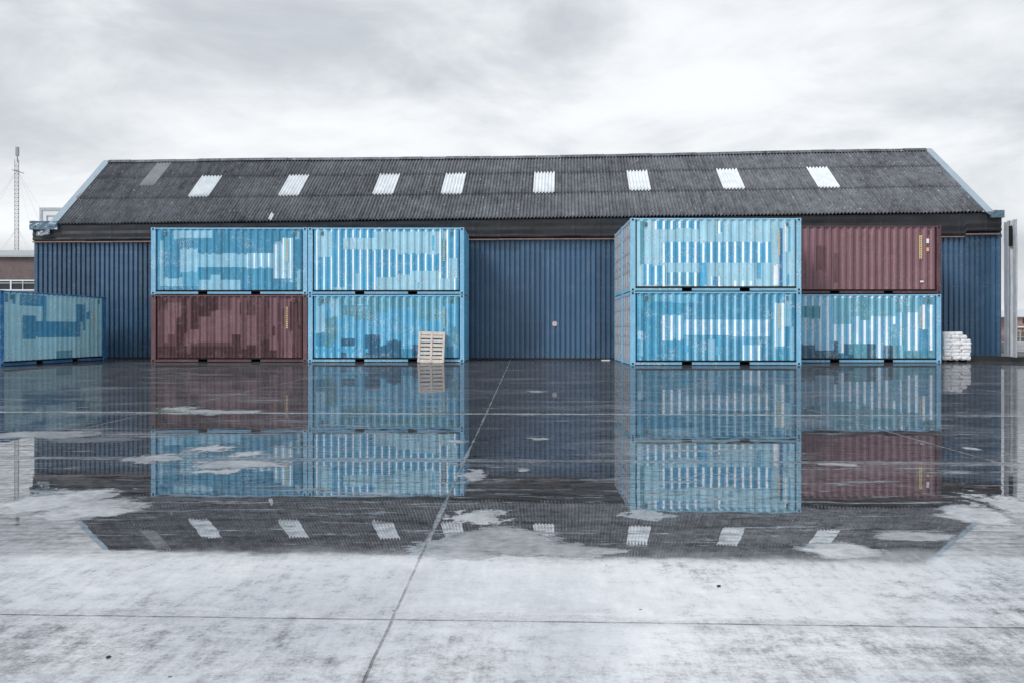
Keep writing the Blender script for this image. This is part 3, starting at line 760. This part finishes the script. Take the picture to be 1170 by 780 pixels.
    for px in (106, 1072):
        mb = MB(); xc = -hx + px / 1170 * L
        mb.box(xc - .05, -hy - .0, 2.30, xc + .05, -hy + .05, 2.46, col=BL['g'] if not red else BL['ra'], bev=.008)
        for k in range(3): mb.box(xc - .035, -hy - .004, 2.32 + k * .04, xc + .035, -hy - .001, 2.34 + k * .04, mi=1)
        mb.build('vent', [mat, M_hole_shade], t)
    # code lettering running down the side
    mb = MB(); xc = -hx + 1018 / 1170 * L; rg = random.Random(int(loc[0] * 10)); yy_ = -hy + .0035
    if fullcode:
        mb.box(xc - .055, yy_ - .002, 1.33, xc + .055, yy_ + .0, 2.22, mi=0)
        mi = 1
        for k in range(11):
            z = 2.15 - k * .078
            mb.box(xc - .028, yy_ - .005, z - .02, xc + .005, yy_ - .003, z + .02, mi=1); mb.box(xc + .012, yy_ - .005, z - .02, xc + .028, yy_ - .003, z + rg.uniform(-.01, .02), mi=1)
        mb.build('code_marking', [M_yel, M_black], t)
    else:
        for k in range(11):
            z = 2.10 - k * .078
            a = rg.random()
            mb.box(xc - .033, yy_ - .002, z - .026, xc - .014, yy_, z + .026)
            mb.box(xc + .014, yy_ - .002, z - .026, xc + .033, yy_, z + .026)
            if a < .7: mb.box(xc - .014, yy_ - .002, z + .010, xc + .014, yy_, z + .026)
            if a > .4: mb.box(xc - .014, yy_ - .002, z - .026, xc + .014, yy_, z - .010)
            if .2 < a < .8: mb.box(xc - .014, yy_ - .002, z - .006, xc + .014, yy_, z + .006)
        mb.build('code_marking', M_yel, t)
    if stickers:
        mb = MB(); mb.box(2.46, -hy + .001, 1.93, 2.56, -hy + .004, 2.10); mb.build('sticker', M_white, t)
        mb = MB(); mb.box(2.46, -hy + .001, 1.62, 2.56, -hy + .004, 1.76); mb.build('sticker', M_orange, t)
        mb = MB(); mb.box(2.22, -hy + .001, .44, 2.36, -hy + .004, .50); mb.build('sticker', M_white, t)
    return t

ZH = H + .012
def cx(px_left, Y): return (px_left - 602) / 900 * Y
Yf = 30.50
XA = cx(172.2, Yf) + L / 2; XC = cx(351.6, Yf) + L / 2 - .0
Yr = 27.88; XE = cx(720.2, Yr) + L / 2
Yg = 29.97; XG = cx(1075.6, Yg) - L / 2
def place(label, xc, yf, lev, spec, **kw): return container(label, (xc, yf + Wd / 2, lev * ZH), spec, **kw)
place('blue container with long pale overpainted bar, on top of the red one at left', XA, Yf, 1, PATCH('A'))
place('dark red container patched in many mauve tones, at the bottom of the left stack', XA, Yf, 0, PATCH('B'), mat=M_red, frame='rc', red=True, railcol='r', name='shipping_container')
place('light blue container with bright white rib lines, on top of the stack behind the pallet', XC, Yf, 1, PATCH('C'))
place('blue container with dark square patches and a pallet leaning on it', XC, Yf, 0, PATCH('D'))
place('palest blue container, on top of the stack standing nearest the camera', XE, Yr, 1, PATCH('E'), frame='l')
place('deep blue container with pale rectangles, at the bottom of the nearest stack', XE, Yr, 0, PATCH('F'))
place('upper container hidden behind the nearest stack, only its weathered doors seen', XE - .02, Yr + Wd + .03, 1, PATCH('Z'), group='containers behind the nearest stack')
place('lower container hidden behind the nearest stack, only its weathered doors seen', XE - .02, Yr + Wd + .03, 0, PATCH('Z'), group='containers behind the nearest stack')
place('dusty red container with a yellow code strip, top of the right hand stack', XG, Yg, 1, PATCH('G'), mat=M_red, frame='r', red=True, stickers=True, fullcode=True)
place('blue container with dark grey lower patches, under the dusty red one at right', XG, Yg, 0, PATCH('H'))
# stand-alone container at the far left, turned towards the camera
pr = Vector(((120 - 602) / 27.55, 900 / 27.55)); pl = Vector(((2.5 - 602) / 33.6, 900 / 33.6))
d = (pr - pl); ang = math.atan2(d.y, d.x); d.normalize(); nrm = Vector((-d.y, d.x))
cc = (pl + pr) / 2 + nrm * Wd / 2
container('single pale blue container standing alone at the far left, seen at a steep angle', (cc.x, cc.y, 0), PATCH('J'), rz=ang, frame='b', group=None)

# ------------------------------------------------------------------ pallet leaning on the middle stack
pa = thing('pallet', (cx(493, Yf - .15), Yf - .40, 0), 'weathered pale wooden pallet leaning upright against the blue container', 'pallet')
pa.rotation_euler = (R(-13), R(1.0), 0)
PW, PH = 1.02, 1.20
for i in range(8):
    z = .0 + i * (PH - .10) / 7; hh = .105 if i not in (0, 7) else .13
    if i in (0, 7): z = 0.0 if i == 0 else PH - .13
    mb = MB(); mb.box(-PW / 2 + rnd.uniform(-.01, .01), -.012, z, PW / 2 + rnd.uniform(-.01, .01), .012, z + hh, bev=.004)
    mb.build('deck_board', M_wood, pa)
for x in (-PW / 2 + .045, 0, PW / 2 - .045):
    mb = MB(); mb.box(x - .045, .014, .005, x + .045, .105, PH - .005, bev=.005); mb.build('bearer', M_wood, pa)
    mb = MB(); mb.box(x - .04, -.034, .01, x + .04, -.014, PH - .01, bev=.004); mb.build('face_board', M_wood, pa)
for z in (.02, PH / 2 - .05, PH - .12):
    mb = MB(); mb.box(-PW / 2, .107, z, PW / 2, .127, z + .10, bev=.004); mb.build('bottom_board', M_wood, pa)

# ------------------------------------------------------------------ stack of white bags on a pallet
Yb = 30.6; bx0 = cx(1077.5, Yb)
pp_ = thing('pallet', (bx0 + .56, Yb + .45, 0), 'low dark pallet under the stack of white bags at right', 'pallet')
for i in range(5):
    mb = MB(); mb.box(-.54 + i * .23, -.42, .082, -.54 + i * .23 + .15, .42, .10); mb.build('deck_board', M_wood, pp_)
for xx in (-.5, -.05, .40):
    mb = MB(); mb.box(xx, -.42, .0, xx + .10, .42, .08); mb.build('bearer', M_black, pp_)
def bag(x0, y0, z0, w_, d_, h_, seed, label):
    mb = MB(); nx, ny, nz = 8, 6, 4
    P = {}
    def pt(i, j, k):
        a, b, c = (i / nx * 2 - 1), (j / ny * 2 - 1), (k / nz * 2 - 1)
        e = 9
        l = (abs(a) ** e + abs(b) ** e + abs(c) ** e) ** (1 / e); f = 1 / l if l > 0 else 1
        m_ = max(abs(a), abs(b), abs(c)); f = m_ / l if l else 1
        a, b, c = a * f, b * f, c * f
        q = Vector((a, b, c)); nn = mnoise.noise(q * 1.7 + Vector((seed * 3.1, 0, 0)))
        dz = nn * .12
        return ((a * (1 + dz * .35)) * w_ / 2, (b * (1 + dz * .6)) * d_ / 2, (c * (1 + dz * .8)) * h_ / 2 + .012 * mnoise.noise(Vector((a * 2, b * 2, seed))))
    def sheet(f, A, B, flip):
        mb.grid([[f(i, j) for i in range(A + 1)] for j in range(B + 1)], flip=flip)
    sheet(lambda i, j: pt(i, 0, j), nx, nz, False); sheet(lambda i, j: pt(i, ny, j), nx, nz, True)
    sheet(lambda i, j: pt(0, i, j), ny, nz, True); sheet(lambda i, j: pt(nx, i, j), ny, nz, False)
    sheet(lambda i, j: pt(i, j, nz), nx, ny, False); sheet(lambda i, j: pt(i, j, 0), nx, ny, True)
    o = mb.build('bag', M_bag, None, smooth=True)
    o.location = (x0 + w_ / 2, y0 + d_ / 2, z0 + h_ / 2); o.rotation_euler = (rnd.uniform(-.03, .03), rnd.uniform(-.04, .04), rnd.uniform(-.06, .06))
    return tag(o, label, 'bag', 'white bags stacked beside the right hand containers')
ORD = ['bottom', 'second', 'third', 'fourth', 'fifth', 'sixth', 'seventh', 'top']
lay_h = 1.05 / 8
for r in range(8):
    wtot = 1.08 if r < 6 else (.96 if r == 6 else .80)
    xs_ = bx0 + (.02 if r < 7 else -.0)
    cuts = [0, 1 / 3, 2 / 3, 1] if r % 2 == 0 else [0, .27, .62, 1]
    if r == 7: cuts = [0, .26, .64, 1]
    n = len(cuts) - 1
    for c in range(n):
        pos = ['left', 'middle', 'right'][c]
        w_ = (cuts[c + 1] - cuts[c]) * wtot
        bag(xs_ + cuts[c] * wtot, Yb + rnd.uniform(-.03, .03), .10 + r * lay_h - .003, w_ * 1.03, .82, lay_h * 1.14, r * 5 + c,
            f'{pos} white bag in the {ORD[r]} layer of the stack' + (' counted from the pallet' if r not in (0, 7) else ''))

# ------------------------------------------------------------------ sign on the wall
sx_ = cx(633.7, 33.2); sg = thing('round_sign', (sx_, wallY(sx_) - .078, 1.27 + (376 - 370) / 27.1), 'small round white sign with a red ring on the blue wall', 'sign')
def disc(r, y0, y1, seg=32, mi=0, r0=0.0, mb=None):
    mb = mb or MB()
    ring = lambda rr, y: [(rr * math.cos(2 * math.pi * i / seg), y, rr * math.sin(2 * math.pi * i / seg)) for i in range(seg)]
    if r0 <= 0:
        mb.face(ring(r, y0)); mb.face(ring(r, y1)[::-1])
    a, b = ring(r, y0), ring(r, y1)
    for i in range(seg): mb.face([a[i], b[i], b[(i + 1) % seg], a[(i + 1) % seg]])
    if r0 > 0:
        c = ring(r0, y0)
        for i in range(seg): mb.face([a[i], a[(i + 1) % seg], c[(i + 1) % seg], c[i]])
    return mb
disc(.105, -.006, 0).build('plate', M_white, sg)
disc(.092, -.009, -.006, r0=.070).build('ring', M_redp, sg)
mb = MB(); mb.box(-.02, -.011, -.035, .012, -.008, .03); mb.box(.012, -.0105, .0, .04, -.008, .03); mb.build('symbol', M_black, sg)

# ------------------------------------------------------------------ raised dark plinth and pale panel at the right end
mb = MB()
px0 = 17.55
pts = [(px0, wallY(px0) - .75), (px0 + 14, wallY(px0 + 14) - 1.25), (px0 + 14, wallY(px0 + 14) + 7), (19.5, 39), (19.5, wallY(19.5) - .05), (px0, wallY(px0) - .05)]
bot = [(p[0], p[1], 0) for p in pts]; topp = [(p[0], p[1], .185) for p in pts]
mb.face(topp); 
for i in range(len(pts)):
    j = (i + 1) % len(pts); mb.face([bot[i], bot[j], topp[j], topp[i]])
tag(mb.build('kerb_platform', simple('black_wet_concrete', (.016, .017, .019), .45, var=.5, vs=3, bump=.3, bs=12)), kind='structure')
pn = thing('cladding_panel', (19.42, 32.06, .185), 'tall pale grey ribbed metal panel standing at the right corner of the warehouse', 'panel')
M_panel = simple('pale_grey_weathered_sheet', (.42, .45, .48), .5, metal=.1, var=.28, vs=2.2, bump=.2, bs=6)
mb = MB(); prof = [(0, 0), (.05, .33), (.12, .36), (.10, .40), (-.02, .52), (.02, .62), (-.03, .95), (.05, .98), (.08, 1.12), (.0, 1.18), (.06, 1.40), (.02, 1.45)]
# runs from the corner towards the camera and slightly left
dirv = Vector((-.40, -1.38)).normalized(); nv = Vector((-dirv.y, dirv.x)) * -1
n = len(prof); NZ = 26
rowsF = []; rowsB = []
for k in range(NZ + 1):
    rf = []; rb = []
    for i, (d_, s_) in enumerate(prof):
        ztop = 5.42 - .04 * s_ + (.03 if i == 4 else 0)
        z = ztop * k / NZ
        wv = .02 * mnoise.noise(Vector((s_ * 2, z * .9, 0)))
        p = dirv * s_ + nv * (d_ + wv) * -1
        rf.append((p.x, p.y, z)); rb.append((p.x + .03, p.y, z))
    rowsF.append(rf); rowsB.append(rb)
mb.grid(rowsF); mb.grid(rowsB, flip=True)
mb.grid([rowsF[-1], rowsB[-1]]); mb.grid([[r_[-1] for r_ in rowsF], [r_[-1] for r_ in rowsB]])
mb.build('sheet', M_panel, pn)
mb = MB(); p = dirv * 1.0; mb.box(p.x - .085, p.y - .10, 4.35, p.x - .03, p.y + .06, 5.15); mb.build('slot', M_black, pn)

# weeds at the foot of the panel
gm = simple('dull_green_leaf', (.10, .13, .07), .7)
mb = MB()
for i in range(60):
    a = rnd.uniform(0, 6.28); x = 19.2 + rnd.uniform(-.15, 1.6); y = 30.9 + rnd.uniform(-.25, .3); h_ = rnd.uniform(.04, .14); l_ = rnd.uniform(.02, .08)
    mb.face([(x, y, .185), (x + .02, y, .185), (x + l_ * math.cos(a), y + l_ * math.sin(a), .185 + h_)])
tag(mb.build('weeds', gm), 'low straggly weeds along the kerb platform', 'weeds', kind='stuff')

# ------------------------------------------------------------------ behind, at the left
bb = thing('brick_building', (-60, 80, 0), 'dark brown brick building with a pale low roof behind the left container', 'building')
mb = MB(); mb.box(-40, 0, 0, 20, 14, 5.15); mb.box(-40, 0, 6.27, 20, 14, 8.7); mb.build('wall', M_brick, bb)
mb = MB(); mb.face([(-40.3, -.35, 8.72), (20.3, -.35, 8.72), (20.3, 7, 9.95), (-40.3, 7, 9.95)]); mb.face([(-40.3, 7, 9.95), (20.3, 7, 9.95), (20.3, 14.3, 8.72), (-40.3, 14.3, 8.72)])
mb.box(-40.3, -.4, 8.55, 20.3, -.2, 8.74); mb.face([(20.25, -.3, 8.7), (20.25, 14.3, 8.7), (20.25, 7, 9.9)]); mb.face([(-40.25, -.3, 8.7), (-40.25, 7, 9.9), (-40.25, 14.3, 8.7)])
mb.build('roof', simple('pale_metal_roof', (.33, .36, .38), .6, var=.2, vs=.6), bb)
MG = simple('dark_window_glass', (.025, .03, .038), .15, var=.3); MF = simple('white_window_frame', (.68, .72, .76), .5, var=.08)
for k in range(24):
    x0_ = -40 + k * 2.5
    mb = MB(); mb.box(x0_ + .02, .02, 5.15, x0_ + 2.48, .12, 5.28); mb.box(x0_ + .02, .02, 6.13, x0_ + 2.48, .12, 6.27)
    mb.box(x0_ + .0, .01, 5.16, x0_ + .13, .12, 6.26); mb.box(x0_ + 1.25, .03, 5.28, x0_ + 1.30, .10, 6.13); mb.box(x0_ + .13, .03, 5.9, x0_ + 2.5, .1, 5.95)
    fr_ = mb.build('window', MF, bb)
    mb = MB(); mb.box(x0_ + .13, .14, 5.28, x0_ + 2.5, .2, 6.13); mb.build('pane', MG, fr_)
mb = MB(); mb.box(-40, .5, 5.15, 20, 13.5, 6.27); mb.build('interior', MG, bb)

wb = thing('rooftop_cabin', (-35.3, 60, 0), 'white boxy building with framed panel peeping over the left roof end', 'building')
mb = MB(); mb.box(-1.75, 0, 0, 2.5, 4, 10.45); mb.build('wall', simple('white_render', (.66, .70, .73), .7, var=.08, vs=.8), wb)
mb = MB()
for (a, b, c, d_) in ((-1.8, 10.3, 2.5, 10.5), (-1.8, 5, -1.62, 10.3), (-1.3, 9.85, 2.3, 9.93), (-1.3, 5, -1.22, 9.85)): mb.box(a, -.06, b, c, -.002, d_)
mb.build('frame', simple('grey_frame_metal', (.40, .43, .46), .5), wb)

# lattice mast with guys
ms = thing('lattice_mast', ((19.8 - 602) / 6.0, 150, 0), 'tall slender lattice radio mast with guy wires behind the brick building', 'mast')
MM = simple('grey_mast_steel', (.26, .28, .30), .5, metal=.3)
Hm = 33.5; r_ = .42
leg = [(r_ * math.cos(a), r_ * math.sin(a)) for a in (R(90), R(210), R(330))]
for (a, b) in leg:
    mb = MB(); mb.tube((a, b, 0), (a, b, Hm), .05, seg=5); mb.build('mast_leg', MM, ms)
mb = MB(); k = 0; z = 0
while z < Hm - .5:
    for i in range(3):
        a, b = leg[i], leg[(i + 1) % 3]
        mb.tube((*a, z), (*b, z), .035, seg=4); mb.tube((*a, z), (*b, z + .75), .025, seg=4)
    z += .75
mb.build('bracing', MM, ms)
mb = MB(); mb.tube((0, 0, Hm - .5), (0, 0, Hm + 2.0), .10, seg=6); mb.box(-.28, -.15, Hm + .7, .28, .15, Hm + 2.4); mb.build('antenna', MM, ms)
mb = MB(); mb.tube((-1.0, 0, 31.6), (1.25, 0, 30.9), .09, seg=5); mb.build('cross_arm', MM, ms)
mb = MB()
for zt in (31.4, 20.5):
    for a in (R(0), R(180), R(80), R(200), R(-40)):
        dd_ = 19 if zt > 25 else 13
        mb.tube((0, 0, zt), (dd_ * math.cos(a), dd_ * math.sin(a), 0), .012, seg=4)
o = mb.build('guy_wires', MM, ms)

# ------------------------------------------------------------------ behind, at the right
rb = thing('brick_building', (96, 150, 0), 'small red brick building under a pale hall roof beyond the right corner', 'building')
mb = MB(); mb.box(-4, 0, 0, 26, 8, 3.7); mb.build('wall', M_brick2, rb)
mb = MB(); mb.face([(-6, -.5, 3.7), (30, -.5, 3.7), (30, 9, 6.3), (-6, 9, 4.8)]); mb.face([(-6, -.5, 3.62), (-6, 9, 4.7), (30, 9, 6.2), (30, -.5, 3.62)]); mb.box(-6, -.6, 3.5, 30, -.4, 3.72)
mb.build('roof', simple('pale_hall_roof', (.50, .53, .56), .6, var=.1), rb)
for k in range(4):
    mb = MB(); mb.box(-1.6 + k * .9, -.06, 2.3, -1.6 + k * .9 + .6, -.01, 3.2); mb.build('window', MG, rb)
mb = MB(); mb.box(-4, -1.3, 1.55, 9, 0, 1.75); mb.build('awning', M_white, rb)
mb = MB()
for k in range(10): mb.box(-3.5 + k * 1.0, -.12, .5 + .2 * (k % 3), -3.5 + k * 1.0 + .6, -.02, 1.2)
mb.build('shop_display', M_yel, rb)
fb = thing('steel_fence', (48, 72, 0), 'thin grey steel fence in front of the red brick building', 'fence')
for k in range(14):
    mb = MB(); mb.tube((-4 + k * 1.1, 0, 0), (-4 + k * 1.1, 0, 1.7 if k % 3 == 0 else 1.1), .05, seg=5); mb.build('post', M_galv, fb)
mb = MB(); mb.tube((-4, 0, 1.05), (11, 0, 1.05), .03, seg=5); mb.tube((-4, 0, .55), (11, 0, .55), .03, seg=5); mb.build('rail', M_galv, fb)
rk = MB()
for k in range(40):
    x = 36 + rnd.uniform(0, 9); y = 56 + rnd.uniform(-1, 1); s = rnd.uniform(.1, .32); z = rnd.uniform(0, .5) * max(0, 1 - abs(x - 40) / 5)
    rk.box(x - s, y - s, z, x + s * .8, y + s, z + s * 1.2, bev=s * .2)
tag(rk.build('rubble_heap', simple('grey_rubble', (.12, .12, .125), .9, var=.5)), 'dark grey rubble heap behind the low white wall', 'rubble')
mb = MB(); mb.box(23.0, 38.0, 0, 36, 38.35, .66, bev=.02); 
for k in range(3): mb.box(23.02, 37.985, .14 + k * .17, 35.98, 37.998, .17 + k * .17)
tag(mb.build('low_wall', simple('white_painted_concrete', (.72, .74, .77), .6, var=.12, vs=2)), 'low white painted concrete wall beyond the right corner of the warehouse', 'wall')

# small things lying about
mb = MB()
def tuft(cx_, cy_, z0, n, spread, hh):
    for i in range(n):
        a = rnd.uniform(0, 6.28); x = cx_ + rnd.gauss(0, spread); y = cy_ + rnd.gauss(0, .03); h_ = rnd.uniform(.3, 1) * hh; l_ = rnd.uniform(.01, .04)
        mb.face([(x, y, z0), (x + .012, y, z0), (x + l_ * math.cos(a), y + l_ * math.sin(a), z0 + h_)])
tuft(-5.45, 12.05, 0, 130, .16, .035); tuft(-1.15, 11.9, 0, 110, .3, .02); tuft(.3, 11.85, 0, 40, .3, .015); tuft(3.2, 11.8, 0, 60, .5, .018)
tag(mb.build('moss', gm), 'thin moss and weeds growing in the long cross joint of the yard', 'moss', kind='stuff')
def scrap(x, y, w_, d_, h_, mat_, label, rz=.3):
    mb = MB(); n = 4
    top_ = [[(-w_ / 2 + w_ * i / n, -d_ / 2 + d_ * j / n, h_ * (.55 + .45 * mnoise.noise(Vector((x + i * .9, y + j * .9, 1))))) for i in range(n + 1)] for j in range(n + 1)]
    mb.grid(top_); b_ = [[(p[0], p[1], 0) for p in r_] for r_ in top_]
    mb.grid([b_[0], top_[0]]); mb.grid([top_[-1], b_[-1]]); mb.grid([[r_[0] for r_ in top_], [r_[0] for r_ in b_]]); mb.grid([[r_[-1] for r_ in b_], [r_[-1] for r_ in top_]])
    o = mb.build('litter', mat_); o.location = (x, y, .002); o.rotation_euler = (0, 0, rz); tag(o, label, 'litter')
scrap(cx(692, 32.2), 32.2, .34, .12, .05, M_white, 'scrap of white board lying at the foot of the blue wall', .05)
scrap(-2.9, 2.72, .018, .010, .006, M_black, 'small dark stone on the pale concrete, front left of the centre joint')
scrap(-1.62, 3.05, .016, .012, .006, M_black, 'small dark chip near the front cross joint, left of the centre joint', 1.0)
scrap(2.05, 2.86, .02, .014, .007, M_black, 'dark stone at the front right of the pale concrete', .8)
scrap(.95, 3.9, .018, .012, .005, M_black, 'tiny dark chip beyond the front cross joint, right of centre', .2)
scrap(-3.3, 4.1, .02, .012, .005, M_black, 'tiny dark leaf on the pale concrete at the left, beyond the cross joint', .5)
